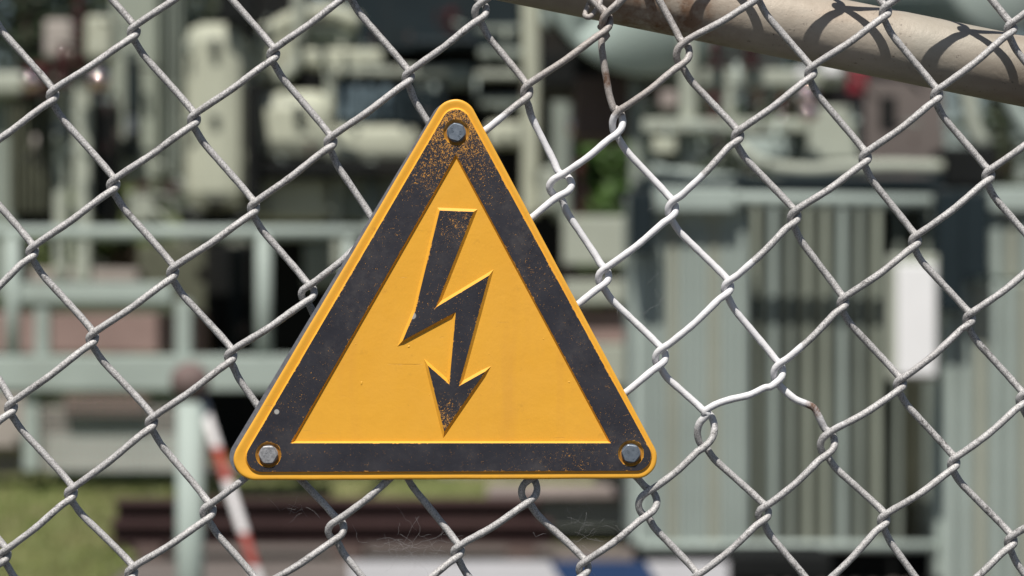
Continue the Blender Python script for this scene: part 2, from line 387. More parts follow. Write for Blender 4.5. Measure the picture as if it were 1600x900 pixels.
pbox("fin_shade_box", 1506, 300, 1545, 434, 13.72, .22, DT, tr)
pbox("fin_shade_box", 984, 297, 1022, 395, 13.8, .15, DT, tr)
wp = pbox("white_plate", 1402, 413, 1463, 588, 13.6, 0.03, WH, tr); 
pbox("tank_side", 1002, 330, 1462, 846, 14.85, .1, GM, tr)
pbox("plate_bracket", 1386, 398, 1466, 594, 13.65, 0.03, GR, tr)
pbox("side_frame", 1462, 590, 1476, 905, 14.0, 0.2, GB, tr)
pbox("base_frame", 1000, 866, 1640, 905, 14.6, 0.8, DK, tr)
# on top of the lid
pbox("valve_frame", 1063, 60, 1088, 285, 14.6, 0.1, GR, tr)
pbox("cross_beam", 1098, 108, 1320, 134, 14.6, 0.12, GR, tr)
pbox("cross_beam", 1004, 185, 1262, 207, 14.5, 0.12, GR, tr)
pbox("relay_box", 1264, 166, 1342, 250, 14.4, 0.3, GR, tr)
pbox("relay_box", 1158, 214, 1232, 246, 14.5, 0.3, GB, tr)
pbox("frame_post", 1132, 134, 1148, 186, 14.6, .1, GR, tr)
pbox("frame_post", 1008, 207, 1030, 290, 14.6, .1, GM, tr)
pbox("frame_post", 1238, 205, 1262, 262, 14.6, .1, GM, tr)
ppipe("oil_pipe", [(1150, 226), (1185, 254), (1250, 266), (1330, 262), (1395, 260), (1474, 262)], 14.3, 11, GR, tr)
ppipe("oil_pipe", [(1020, 262), (1080, 272), (1160, 280), (1240, 284)], 14.4, 6, GB, tr)
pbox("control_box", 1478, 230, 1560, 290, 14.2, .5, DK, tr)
ppipe("vent_pipe", [(1490, 110), (1512, 150), (1522, 200), (1538, 232)], 14.5, 13, GR, tr)
ppipe("vent_pipe", [(1560, 120), (1590, 180), (1620, 220)], 14.7, 14, GB, tr)
pbox("lid_flange", 1548, 292, 1640, 330, 13.9, .3, GB, tr)
for px, y0, y1, r, m in ((1118, 62, 106, 13, RU), (1174, 62, 106, 16, RU), (1262, 132, 188, 17, RU), (1116, 146, 188, 14, RU), (1172, 144, 190, 12, DK), (1222, 146, 190, 12, RU), (1338, 190, 230, 14, RU)):
    insulator("bushing", px, y0, y1, 14.55, r, m, tr)
pbox("warning_flag", 1326, 104, 1356, 146, 14.3, .1, RD, tr)
pbox("white_cap", 1284, 86, 1316, 118, 14.5, .12, WH, tr); pbox("white_cap", 1246, 106, 1264, 122, 14.4, .1, WH, tr)
pbox("gauge_box", 1020, 214, 1056, 240, 14.5, .2, CR, tr); pbox("gauge_box", 1032, 142, 1060, 168, 14.6, .2, CONC, tr)
# conservator drum with its end towards us
def drum(name, px, py, D, rpx, L, m, parent, yaw=0, n=64, dome=.06):
    c = BG(px, py, D); r = rpx/FP*D; d = Vector((math.sin(yaw), math.cos(yaw), 0))
    prof = [(-dome*1.3, .02), (-dome*1.25, .3), (-dome*1.05, .6), (-dome*.6, .85), (-.02, .97), (0.02, 1), (L, 1), (L+dome, .6), (L+dome*1.3, .02)]
    bm = bmesh.new(); tube(bm, [c+d*a for a, _ in prof], [r*q for _, q in prof], n); return obj(name, bm, m, parent, True)
drum("oil_conservator", 1010, -48, 14.8, 165, 2.2, TE, tr, yaw=R(12), dome=.012)
drum("conservator_shade_ring", 1010, -48, 14.95, 172, .05, DK, tr, yaw=R(12), dome=.01)  # near-black ring imitates the shaded edge beside the drum
pbox("conservator_cradle", 900, 118, 986, 214, 15.5, .9, BR, tr); 
pbox("conservator_cradle", 848, 80, 1050, 134, 15.7, 1.3, DK, tr)
drum("buchholz_drum", 1560, -30, 15.2, 90, 1.4, GB, tr, yaw=R(-20))
pbox("support_post", 985, 120, 1003, 300, 15.0, .12, GM, tr)

# ---- middle transformer -----------------------------------------------------
tm = thing("power_transformer", (-1.0, 19.0, 0), "pale cream-green transformer in the centre and left with rounded tanks and a tall ribbed radiator", "transformer")
D0 = 19.0
pbox("tank", 388, 30, 905, 545, D0+.6, 1.6, DK, tm)  # tank near black, so its shade lies in the colour
pbox("shade_housing", 548, -120, 812, 78, D0+.3, 1.2, DT, tm); pbox("shade_housing", 340, -120, 470, 46, D0+.5, .8, DK, tm)  # dark housings put in to stand for deep shade
pbox("side_column", 173, -60, 247, 286, D0-.1, .5, GS, tm, .03)
pbox("cable_riser", 196, 78, 213, 250, D0-.2, .08, DT, tm); pbox("label_plate", 196, 182, 214, 212, D0-.24, .03, WH, tm)
fins(249, 288, -60, 272, D0, 9.6, 5.5, .4, [GM], tm)
bx = pbox("switch_cabinet", 285, 34, 382, 328, D0-.4, .6, CR, tm, .13)
pbox("cabinet_latch", 329, 60, 341, 88, D0-.44, .04, DT, bx); pbox("cabinet_latch", 328, 180, 342, 192, D0-.44, .04, DT, bx); pbox("cabinet_vent", 322, 312, 352, 324, D0-.44, .04, DK, bx)
pbox("cabinet_hinge", 380, 92, 396, 108, D0-.3, .2, CR, bx); pbox("cabinet_hinge", 380, 236, 398, 256, D0-.3, .2, CR, bx)
ppipe("cooling_pipe", [(466, -40), (466, 60), (462, 100), (430, 128)], D0-.1, 10, GR, tm)
ppipe("cooling_pipe", [(405, 130), (412, 66), (450, 34), (520, 20), (560, 38)], D0, 14, CR, tm)
pbox("pipe_flange", 404, 34, 460, 118, D0+.25, .3, CR, tm, .05)
pbox("oil_sump", 474, 76, 598, 104, D0-.1, .35, CR, tm, .03)
pbox("oil_sump", 476, 40, 556, 70, D0+.1, .35, GM, tm, .03)
pbox("rounded_tank", 391, 140, 522, 250, D0-.2, .55, CR, tm, .13)
pbox("tank_port", 460, 164, 474, 194, D0-.24, .05, DT, tm)
pbox("rounded_tank", 500, 196, 652, 250, D0-.15, .5, CR, tm, .06)
pbox("gauge_window", 524, 116, 696, 194, D0-.05, .1, DT, tm)
for q in (532, 552, 574, 598): pbox("gauge_glass", q, 134, q+10, 186, D0-.08, .02, paint("blue_grey_glass", (0.20, 0.27, 0.31), 0.2), tm)
pbox("window_frame", 505, 104, 702, 117, D0-.1, .15, GR, tm); pbox("window_frame", 508, 104, 522, 198, D0-.1, .15, GR, tm)
pbox("lower_casing", 391, 276, 512, 346, D0-.1, .4, CR, tm, .05)
pbox("lower_casing", 515, 266, 640, 346, D0, .4, GM, tm, .03)
pbox("support_leg", 520, 250, 532, 420, D0-.1, .1, GR, tm)
pbox("lower_casing", 474, 378, 540, 450, D0+.1, .3, GM, tm, .04)
ppipe("support_leg", [(580, 250), (582, 560)], D0-.1, 9, GM, tm)
for (x0, y0, x1, y1, m) in ((645, 60, 745, 74, DT), (690, 100, 740, 136, GM), (745, 40, 812, 50, GM), (748, 76, 816, 92, GM), (742, 110, 812, 122, GR), (750, 150, 815, 168, GM), (760, 190, 830, 230, CR), (815, -60, 843, 340, CR), (862, 110, 893, 345, GM), (845, -60, 925, 42, GB), (880, 184, 912, 212, CR), (844, 262, 868, 330, GR)):
    pbox("pipe_bracket" if y1-y0 < 60 else "frame_column", x0, y0, x1, y1, D0-.1+random.uniform(-.1, .1), .25, m, tm, .04)
for px, y0, y1, r in ((705, 14, 50, 14), (906, 250, 345, 8), (892, 130, 160, 8)):
    insulator("bushing", px, y0, y1, D0-.15, r, RU, tm)
pbox("plinth_beam", 880, 338, 984, 414, D0-.3, .4, GR, tm); pbox("plinth_brick", 880, 420, 984, 438, D0-.2, .4, BR, tm)
pbox("plinth_beam", 880, 438, 984, 474, D0-.3, .4, GR, tm); pbox("plinth_brick", 900, 480, 984, 536, D0-.2, .4, PINK, tm)
pbox("plinth_beam", 880, 538, 990, 604, D0-.3, .4, GR, tm)

def glint_ball(px, py, D, r, parent):
    bm = bmesh.new(); bmesh.ops.create_uvsphere(bm, u_segments=40, v_segments=24, radius=r); bmesh.ops.translate(bm, verts=bm.verts, vec=BG(px, py, D))
    k_ = obj("glint_sphere", bm, CHRM, parent, True); return k_
k = NB("glint_mirror_metal"); CHRM = k.fin((0.80, 0.62, 0.60), 0.06, 1.0)  # mirror balls added to make the sun glints of the insulators
glint_ball(1261, 150, 14.2, .056, tr); glint_ball(1265, 176, 14.2, .050, tr); glint_ball(897, 199, 18.6, .055, tm)
def clutter(n, x0, y0, x1, y1, D, mats, parent, seed):
    q = random.Random(seed)
    for _ in range(n):
        px, py = q.uniform(x0, x1), q.uniform(y0, y1); t = q.random(); m = q.choice(mats)
        if t < .35: w_, h_ = q.uniform(5, 12), q.uniform(5, 12); pbox("valve_block", px, py, px+w_, py+h_, D+q.uniform(-.12, .1), .08, m, parent, .006)
        elif t < .7:
            L = q.uniform(18, 60); ppipe("small_pipe", [(px, py), (px+L*q.choice((0, 1)), py+L*.9*q.choice((0, .1, 1))+4)], D+q.uniform(-.15, .1), q.uniform(1.8, 3.6), m, parent, 8)
        else: insulator("small_insulator", px, py, py+q.uniform(10, 22), D+q.uniform(-.12, .1), q.uniform(3, 6), q.choice((RU, BR, m)), parent, 3)
clutter(52, 386, 8, 835, 338, D0-.25, [GM, DT, CR, GS, DK, DK, GB, OLV], tm, 5)
clutter(14, 176, 10, 380, 330, D0-.35, [GM, DT, GS, DK], tm, 9)
clutter(40, 1004, 70, 1470, 270, 14.35, [GM, DT, GR, TE, DK, BR, GB], tr, 11)

pbox("shade_slab", 383, 128, 403, 312, D0-.42, .3, DK, tm); pbox("low_shade_slab", 391, 252, 640, 274, D0-.3, .3, DK, tm); pbox("low_shade_slab", 280, 330, 388, 350, D0-.3, .3, DK, tm); pbox("shade_slab", 347, -60, 400, 32, D0-.5, .3, DK, tm)  # black slabs put in as the shadows between and below the casings
# ---- left bushings and small transformer ------------------------------------
tl = thing("voltage_transformer", (-3.4, 18.6, 0), "smaller transformer at the far left with brown ribbed insulators and ribbed grey sides", "transformer")
D1 = 18.0
pbox("tank", -60, 130, 28, 470, D1+.1, .5, GM, tl, .05)
fins(14, 76, 158, 332, D1, 10.5, 6, .4, [OLV], tl)
pbox("lid", -60, 112, 80, 150, D1-.05, .5, GR, tl, .04)
pbox("terminal_box", 133, 24, 174, 92, D1+.2, .3, CR, tl, .03); pbox("terminal_box", 68, 30, 112, 90, D1+.4, .3, CONCL, tl, .03)
pbox("support_column", 84, 140, 104, 440, D1, .12, GR, tl); pbox("support_column", 115, 130, 140, 440, D1-.05, .14, GR, tl)
pbox("cross_bar", 76, 198, 112, 214, D1-.1, .1, DT, tl)
for px, y0, y1, r in ((123, -40, 104, 9), (98, 74, 136, 12), (60, 100, 150, 30), (155, 106, 150, 16), (268, 286, 306, 18), (225, 286, 306, 14)):
    insulator("insulator", px, y0, y1, D1-.1, r, RU, tl, n=3 if y1-y0 < 60 else None)
glint_ball(153, 123, 17.8, .078, tl); glint_ball(52, 127, 17.7, .062, tl)
clutter(22, 2, 20, 240, 335, D1-.3, [GM, DT, GR, DK, CONCL, DK], tl, 21)
pbox("shade_block", 140, 160, 176, 345, D1+.2, .4, DK, tl)  # black blocks standing for shade between the pale parts
pbox("shade_block", 28, 330, 84, 352, D1+.1, .4, DK, tl)
pbox("grey_support", 200, 300, 236, 345, D1+.1, .3, GR, tl)

# ---- service platform with railing --------------------------------------------
pf = thing("service_platform", (-3.0, 16.4, 0), "pale green steel service platform with handrail left of the yellow sign", "platform")
D2 = 17.2
ppipe("handrail", [(-60, 364), (620, 364)], D2, 11, GB, pf)
for x, r in ((412, 12), (20, 11), (545, 9)): 
    a = BG(x, 364, D2); bm = bmesh.new(); tube(bm, [(a.x, a.y, BG(x, 600, D2).z), a], r/FP*D2, 12); obj("railing_post", bm, GB, pf)
pbox("platform_beam", 26, 442, 268, 474, D2, .15, GB, pf); pbox("platform_beam", -80, 556, 480, 611, D2-.05, .22, GB, pf)
pbox("kick_plate", 34, 475, 286, 490, D2+.1, .1, CR, pf)
pbox("upright", 274, 470, 298, 556, D2, .1, GB, pf); pbox("upright", 54, 474, 76, 556, D2+.02, .1, GB, pf)
pbox("platform_leg", 36, 611, 60, 737, D2, .1, GB, pf); pbox("platform_leg", -70, 611, -50, 737, D2, .1, GB, pf)
# fine mesh guard below the platform
bm = bmesh.new()
a = BG(60, 735, D2+.1); b = BG(276, 612, D2+.1)
nx, nz = 21, 12
for i in range(nx+1):
    x = a.x+(b.x-a.x)*i/nx; box(bm, x-.006, x+.006, a.y, a.y+.006, a.z, b.z)
for i in range(nz+1):
    z = a.z+(b.z-a.z)*i/nz; box(bm, a.x, b.x, a.y+.0065, a.y+.0125, z-.006, z+.006)
obj("wire_mesh_guard", bm, GB, pf)

wl = thing("brown_wall", (-3.2, 20.9, 0), "reddish brown rendered wall behind the service platform rail", "wall")
pbox("wall_panel", -80, 488, 322, 552, 20.0, .3, PINK, wl); pbox("wall_coping", -80, 420, 215, 440, 20.2, .4, CONCL, wl)
wk = thing("concrete_wall", (-3.4, 19.0, 0), "low mauve concrete plinth wall at the edge of the grass", "wall")
pbox("plinth", -80, 640, 322, 744, 18.1, .3, CONCL, wk); pbox("plinth_top", -80, 618, 40, 700, 17.95, .15, CONCL, wk)
pbox("brown_course", 100, 618, 230, 650, 18.02, .08, PINK, wk)
pbox("ledge", -80, 732, 1000, 752, 18.05, .45, CONC, wk)
pbox("mauve_block", 322, 716, 408, 740, 20.1, .5, CONC, wk)
eq = thing("equipment_cabinet", (-1.9, 19.6, 0), "black open equipment bay with its shade in the colour, behind the platform, left of the sign", "cabinet")
pbox("cabinet_body", 320, 384, 700, 716, 20.6, 1.0, DK, eq); pbox("cabinet_post", 360, 384, 380, 556, 20.2, .1, DT, eq)  # near-black body stands for the shade behind the platform
pbox("cabinet_body", 215, 384, 322, 520, 20.9, .6, OLV, eq)
insulator("grey_insulator", 314, 418, 440, 20.3, 10, BR, eq); insulator("grey_insulator", 385, 505, 525, 20.0, 12, BR, eq)

# ---- posts, beams, boards ----------------------------------------------------
bp = thing("ball_top_post", BG(297, 1100, 10.0)*1, "pale green post topped by a dark brown ball, lower left", "post")
bp.location.z = 0
a = BG(297, 628, 10.0); bm = bmesh.new(); tube(bm, [(a.x, a.y, 0), (a.x, a.y, a.z)], 0.048, 24); obj("post_shaft", bm, GB, bp)
bm = bmesh.new(); c = BG(297, 597, 10.0)
for _ in (0,): 
    bmesh.ops.create_uvsphere(bm, u_segments=28, v_segments=18, radius=0.070); bmesh.ops.translate(bm, verts=bm.verts, vec=c)
obj("ball_cap", bm, paint("brown_rubber", (0.17, 0.125, 0.115), 0.6, 0, 0.2, 8, 0.2), bp, True)
# red and white leaning pole: each coloured band is its own short cylinder set end to end
k = NB("red_white_band_paint"); z = k.sep()[2]
t = k.math('FRACT', k.math('MULTIPLY_ADD', z, 3.45, 0.747)); msk = k.ramp(t, 0.60, 0.62)
c = k.mix(msk, (0.62, 0.60, 0.60), (0.30, 0.045, 0.03)); c = k.mix(k.ramp(k.noise(30, 4, .7), 0.55, 0.7, 0, .35), c, (0.3, 0.25, 0.22)); RW = k.fin(c, 0.5)
p0 = BG(309, 606, 10.06); p1 = BG(402, 900, 9.8); dd = (p1-p0).normalized(); L = (p0.z-0)/(-dd.z)
bm = bmesh.new(); tube(bm, [p0, p0+dd*L], 0.0175, 18)
o = obj("barrier_pole", bm, RW); tag(o, "red and white banded pole leaning against the ball-topped post", "pole")
# steel beams on the ground
def ibeam(x0, x1, z0, h, wd, y):
    bm = bmesh.new(); t = .022
    box(bm, x0, x1, y-wd/2, y+wd/2, z0, z0+t, .003); box(bm, x0, x1, y-wd/2, y+wd/2, z0+h-t, z0+h, .003); box(bm, x0+.001, x1-.001, y-.01, y+.01, z0+t+.0005, z0+h-t-.0005)
    return bm
y = 14.4; sx = lambda p, D: (p-800)/FP*D
tag(obj("steel_beam", ibeam(-2.22, 0.22, 0.085, .12, .30, y), DR), "lower dark red steel beam of the stack lying on blocks", "beam", "dark red steel beams")
tag(obj("steel_beam", ibeam(-2.20, 0.15, 0.207, .12, .28, y+.02), DR), "upper dark red steel beam, on top of the stack", "beam", "dark red steel beams")
for i, xx in enumerate((-2.0, -.9, .05)):
    bm = bmesh.new(); box(bm, xx-.08, xx+.08, y-.16, y+.16, .002, .085, .008)
    tag(obj("timber_block", bm, BR), ["timber block under the left end of the red beams", "timber block under the middle of the red beams", "timber block under the right end of the red beams"][i], "block", "timber blocks under the beams")
# grey girder behind
g2 = thing("grey_girder", (0.55, 16.8, 0), "pale grey-green girder between the sign and the right transformer near the ground", "girder")
pbox("girder_web", 835, 778, 996, 828, 16.6, .2, GM, g2); pbox("girder_shoe", 856, 828, 985, 862, 16.7, .3, DK, g2)
pbox("girder_flange", 760, 762, 996, 779, 16.5, .3, CONC, g2)
# white and blue board
bd = thing("barrier_board", (-.2, 10.6, 0), "white and blue barrier board standing at the bottom of the picture", "barrier")
D3 = 12.0; z1 = BG(0, 878, D3).z; z0 = z1-.26
def slab(name, xa, xb, xc, xd, m):   # top xa..xb, bottom xc..xd
    bm = bmesh.new(); Y = CAMY+D3; X = lambda p: (p-800)/FP*D3
    f = [(X(xa), z1), (X(xb), z1), (X(xd), z0), (X(xc), z0)]
    v0 = [bm.verts.new((x, Y, z)) for x, z in f]; v1 = [bm.verts.new((x, Y+.03, z)) for x, z in f]
    bm.faces.new(v0); bm.faces.new(v1[::-1])
    for i in range(4): bm.faces.new((v0[i], v1[i], v1[(i+1) % 4], v0[(i+1) % 4]))
    return obj(name, bm, m, bd)
BW = paint("board_white", (0.58, 0.58, 0.60), 0.5, 0, 0.08, 3, 0.2)
slab("white_field", 545, 858, 545, 918, BW); slab("blue_field", 859, 1008, 919, 1068, BLU); slab("white_field", 1009, 1138, 1069, 1138, BW)
for q in (600, 1080):
    a = BG(q, 880, D3+.05); bm = bmesh.new(); box(bm, a.x-.03, a.x+.03, a.y, a.y+.05, 0.003, z1-.02, .004); obj("board_leg", bm, GM, bd)
pbox("shadow_box", 1140, 868, 1300, 905, 12.6, .5, DK, None)  # black block in place of the shadow at the board's end
tag(bpy.data.objects["shadow_box"], "low black box standing for shade beside the blue and white board", "box"); bpy.data.objects["shadow_box"].name = "black_shade_box"

# ---- building far behind ---------------------------------------------------------
bl = thing("substation_building", (4.0, 27, 0), "grey-brown building behind the right transformer", "building")
WALLB = paint("grey_brown_render", (0.145, 0.125, 0.115), 0.9, 0, 0.12, 1.2, 0.5)
pbox("wall", 1352, 60, 1475, 620, 26, 4, WALLB, bl); pbox("roof", 1335, 30, 1490, 62, 25.8, 4.4, DT, bl)
pbox("window", 1376, 150, 1400, 200, 25.97, .06, DK, bl)

# ---- trees ------------------------------------------------------------------------
def m_leaf(name, a, b):
    k = NB(name); n = k.noise(1.4, 4, 0.7); n2 = k.noise(25, 2)
    c = k.mix(k.ramp(n, 0.35, 0.65), a, b); c = k.mix(k.ramp(n2, 0.3, 0.7, 0, .5), c, tuple(x*.6 for x in a)); return k.fin(c, 0.55)
LEAFS = [m_leaf("dark_leaves", (0.018, 0.030, 0.012), (0.035, 0.055, 0.018)), m_leaf("olive_leaves", (0.06, 0.085, 0.018), (0.10, 0.13, 0.03)), m_leaf("bright_leaves", (0.045, 0.095, 0.015), (0.07, 0.14, 0.025))]
BARK = paint("bark", (0.08, 0.06, 0.045), 0.9, 0, 0.3, 6, 0.8)
def tree(px, D, h, rad, kind, label, low=0.15, N=5200, name="broadleaf_tree"):
    b = BG(px, 450, D); t = thing(name, (b.x, b.y, 0), label, "tree", "trees behind the substation")
    rnd = random.Random(int(px*7+D*13)); bm = bmesh.new()
    tube(bm, [(b.x, b.y, 0), (b.x+.05, b.y, h*.3), (b.x-.06, b.y+.05, h*.6), (b.x, b.y, h*.93)], [.16, .13, .08, .02], 9)
    for i in range(10):
        a = rnd.uniform(0, 6.28); z = h*rnd.uniform(.2, .8); q = rad*rnd.uniform(.5, .85)
        tube(bm, [(b.x, b.y, z), (b.x+math.cos(a)*q*.5, b.y+math.sin(a)*q*.5, z+h*.05), (b.x+math.cos(a)*q, b.y+math.sin(a)*q, z+h*.12)], [.05, .035, .01], 6)
    obj("trunk", bm, BARK, t)
    bm = bmesh.new(); cl = []
    for i in range(70):
        u = rnd.uniform(low, 1); w_ = rad*math.sin(math.pi*min(1, (1-u)*.9+.12))**.7; a = rnd.uniform(0, 6.28); q = w_*rnd.uniform(.35, 1)
        cl.append((b.x+math.cos(a)*q, b.y+math.sin(a)*q, h*u, rnd.uniform(.25, .5)*rad*.6))
    for i in range(N):
        x, y, z, r = rnd.choice(cl); d = Vector((rnd.gauss(0, 1), rnd.gauss(0, 1), rnd.gauss(0, .8)))*r*.55
        p = Vector((x, y, z))+d; s = rnd.uniform(.05, .11)
        u = Vector((rnd.gauss(0, 1), rnd.gauss(0, 1), rnd.gauss(0, 1))).normalized(); v = u.orthogonal().normalized()
        if p.z < .05: continue
        bm.faces.new([bm.verts.new(q) for q in (p-u*s, p+v*s*.5, p+u*s, p-v*s*.5)])
    obj("crown", bm, LEAFS[kind], t)
tree(40, 29, 8.5, 2.2, 0, "dark broadleaf tree behind the far left transformer", .05, 9000)
tree(-20, 25.5, 2.6, .9, 1, "small olive green tree at the left edge", .1, 5000)
tree(330, 31, 8.8, 2.5, 0, "dark tall tree behind the pale switch cabinet", .05, 9000)
tree(640, 30, 8.5, 2.4, 0, "dark tree behind the apex of the yellow sign", .05, 9000)
tree(942, 23, 2.75, .5, 2, "bright green young tree in the gap right of the sign apex", .1, 7000)
tree(935, 33, 9, 2.4, 0, "dark tree behind the bright young tree", .05, 8000)
tree(1180, 30, 8.5, 2.2, 0, "dark tree behind the right transformer's lid", .05, 8000)
tree(1560, 31, 9, 2.6, 0, "dark tree at the right edge behind the sloping pipe", .05, 9000)
for px_, D_, h_, lb in ((-420, 30, 8, "dark tree far beyond the left edge of the yard"), (-900, 33, 9, "leftmost tree of the row, beyond the frame"), (1950, 32, 8.5, "dark tree right of the yard, beyond the frame"), (2350, 31, 9, "tall tree far right of the yard"), (2800, 34, 9, "rightmost tree of the row, beyond the frame")):
    tree(px_, D_, h_, 2.6, 0, lb, .03, 5000)
tree(190, 23.5, 2.4, .55, 1, "small yellow-green shrub seen below the handrail", .15, 3000, "shrub")

# ================================================================ CHAIN-LINK FENCE
KN = {(0,0):(82,151),(1,0):(209,51),(0,1):(177,290),(1,1):(303,188),(2,1):(427,86),(0,2):(270,427),(1,2):(396,326),(2,2):(516,223),(3,2):(638,121),(4,2):(751,18),
(0,3):(361,557),(1,3):(481,459),(4,3):(823,144),(5,3):(947,35),(4,4):(876,290),(5,4):(965,192),(6,4):(1067,84),(7,4):(1187,-12),(4,5):(943,433),(5,5):(1050,327),(6,5):(1152,213),(7,5):(1267,113),(8,5):(1383,18),
(4,6):(1032,558),(5,6):(1137,449),(6,6):(1241,339),(7,6):(1352,246),(8,6):(1464,148),(9,6):(1579,44),(4,7):(1103,672),(3,7):(1012,786),(5,7):(1216,582),(6,7):(1317,473),(7,7):(1430,376),(8,7):(1544,274),
(4,8):(1193,802),(5,8):(1293,693),(6,8):(1406,600),(7,8):(1514,498),(5,9):(1381,812),(6,9):(1490,723),(7,9):(1598,623),(6,10):(1579,845),
(-1,2):(144,530),(-1,1):(50,395),(-1,3):(237,661),(-1,4):(325,800),(-2,3):(111,772),(-2,2):(17,638),(-2,4):(205,896),
(0,5):(525,828),(0,-1):(-12,14),(-1,0):(-44,256),(2,0):(335,-51),(3,1):(547,-16),(1,-1):(114,-86),(3,8):(1088,906),(1,6):(715,862),(2,6):(827,766),(2,7):(912,888)}
LOOSE = {(4,2):(14,14),(1,3):(15,13),(4,4):(22,17),(5,4):(13,19),(6,4):(15,18),(5,3):(11,15),(4,5):(13,14),(4,6):(13,14),(5,5):(11,14),(4,7):(18,26),(3,7):(19,20),(5,8):(16,18),(2,6):(17,19),(0,5):(17,16),(5,7):(12,15),(5,6):(10,11),(4,3):(10,12),(6,6):(11,11),(4,8):(13,12),(2,7):(12,12),(-1,4):(13,12),(7,4):(11,10)}
ks = list(KN); A = np.array([[i, j, 1] for i, j in ks], float); Bv = np.array([KN[q] for q in ks], float)
M, *_ = np.linalg.lstsq(A, Bv, rcond=None)
RES = Bv - A@M; rk = random.Random(3)
def knot(i, j):
    if (i, j) in KN: return np.array(KN[(i, j)], float)
    d2 = (A[:, 0]-i)**2+(A[:, 1]-j)**2; wgt = 1/(d2+.2)**1.5
    f = (wgt[:, None]*RES).sum(0)/wgt.sum()*math.exp(-d2.min()/12)
    KN2 = np.array([i, j, 1])@M + f + np.array([rk.uniform(-3, 3), rk.uniform(-3, 3)])
    KN[(i, j)] = tuple(KN2); return KN2
WR = 5.7                      # wire radius in photo pixels (1.85 mm)
AMP = 11.0                     # half the thickness of the weave
fence = thing("chain_link_fence", (0, 0, 0), "galvanised chain-link fence with sloping steel rail carrying the yellow sign", "fence")
XL, XR, ZT, ZB = -1500, 3100, -1150, 4950      # extent of the netting in px of the fence plane
SPEC_DN = {(5,7): [(1216+8, 608, .8), (1243, 624, .6), (1262, 632, .6), (1272, 637, .6), (1282, 655, .7)],
           (5,3): [(941, 62, .9), (943, 92, .9), (948, 122, .9), (953, 150, .9), (961, 172, .9)]}
SPEC_UP = {(4,7): [(1196, 605, -.9), (1170, 617, -.9), (1140, 624, -1), (1117, 632, -1), (1099, 644, -.9)]}
def wire(n):
    """left bends at (n-j, j); right bends at (n+1-j, j)"""
    runs = []; cur = []; lo = True
    # j range inside the netting
    js = [j for j in range(-70, 90) if XL-150 < (np.array([n-j, j, 1])@M)[0] < XR+150 and ZT-200 < (np.array([n-j, j, 1])@M)[1] < ZB+200]
    if len(js) < 2: return
    pts = []
    for j in range(js[0], js[-1]+1):
        kr = (n+1-j, j); kl = (n-j, j); kn = (n-j, j+1)
        K1 = knot(*kr); K0 = knot(*kl); K2 = knot(*kn)
        w1, h1 = LOOSE.get(kr, (9.9+rk.uniform(-.4, 1.0), 9.5)); w0, h0 = LOOSE.get(kl, (9.9+rk.uniform(-.4, 1.0), 9.5)); w2, h2 = LOOSE.get(kn, (9.5, 9.5))
        F, Bk = -1.0, 1.0; s1, s0 = h1/9.5, h0/9.5
        # right bend at K1 (arrives at the back, leaves at the front)
        sx_, sy_ = (w1-5.5)/4.6, h1/9.5
        pts += [(K1[0]-2.5, K1[1]-6-8.5*sy_, Bk), (K1[0]+3*sx_, K1[1]-8*sy_, .62), (K1[0]+4.9*sx_, K1[1]-1.5*sy_, .05), (K1[0]+3.5*sx_, K1[1]+4.5*sy_, -.5), (K1[0]-3, K1[1]+9.5*sy_, F*.8), (K1[0]-14, K1[1]+8+9.2*sy_, F)]
        # the "/" run in front
        if kl in SPEC_UP: pts += SPEC_UP[kl]
        else:
            P = K1+np.array([-14, 8+9.2*s1]); Q = K0+np.array([14, -8-9*s0])
            for t, o in ((.16, .8), (.5, 2.6), (.84, 1.0)):
                q = P+(Q-P)*t; pts.append((q[0], q[1]+o, F*(1.45 if t == .5 else 1.3)))
        sx_, sy_ = (w0-5.5)/4.6, h0/9.5
        a0 = [(K0[0]+14, K0[1]-8-9*sy_, F), (K0[0]+3, K0[1]-9.5*sy_, F*.8), (K0[0]-3.5*sx_, K0[1]-4.5*sy_, -.5), (K0[0]-4.9*sx_, K0[1]+1.5*sy_, -.05), (K0[0]-3*sx_, K0[1]+8*sy_, .62), (K0[0]+1.5, K0[1]+6+8.5*sy_, Bk)]
        if kl in SPEC_UP: a0 = a0[1:]
        pts += a0
        if kl in SPEC_DN: pts += SPEC_DN[kl]
        else:
            P = K0+np.array([1.5, 6+8.5*s0]); Q = K2+np.array([-2.5, -6-8.5*h2/9.5])
            for t, o in ((.16, 3), (.5, 1.8), (.84, .2)):
                q = P+(Q-P)*t; pts.append((q[0]-o*.7, q[1]+o*.8, Bk*(1.45 if t == .5 else 1.3)))
    pts = [p for p in pts if XL < p[0] < XR and ZT < p[1] < ZB]
    if len(pts) < 6: return
    P3 = [(p[0], p[1], p[2]*AMP) for p in pts]
    vis = any(-120 < p[0] < 1720 and -220 < p[1] < 1020 for p in P3)
    C = catmull(P3, 4.2 if vis else 16.0)
    seed = random.Random(n); rr = []; ph = seed.uniform(0, 9)
    for i in range(len(C)): rr.append(WR*S*(1+.022*math.sin(i*.37+ph)+.018*math.sin(i*1.13+ph*2)+(seed.uniform(-.02, .02) if vis else 0)))
    bm = bmesh.new(); tube(bm, [FX(c[0], c[1], c[2]*S) for c in C], rr, 14 if vis else 6, True)
    obj("wire", bm, WIRE, fence)
i0 = -60
for n in range(-60, 90): wire(n)
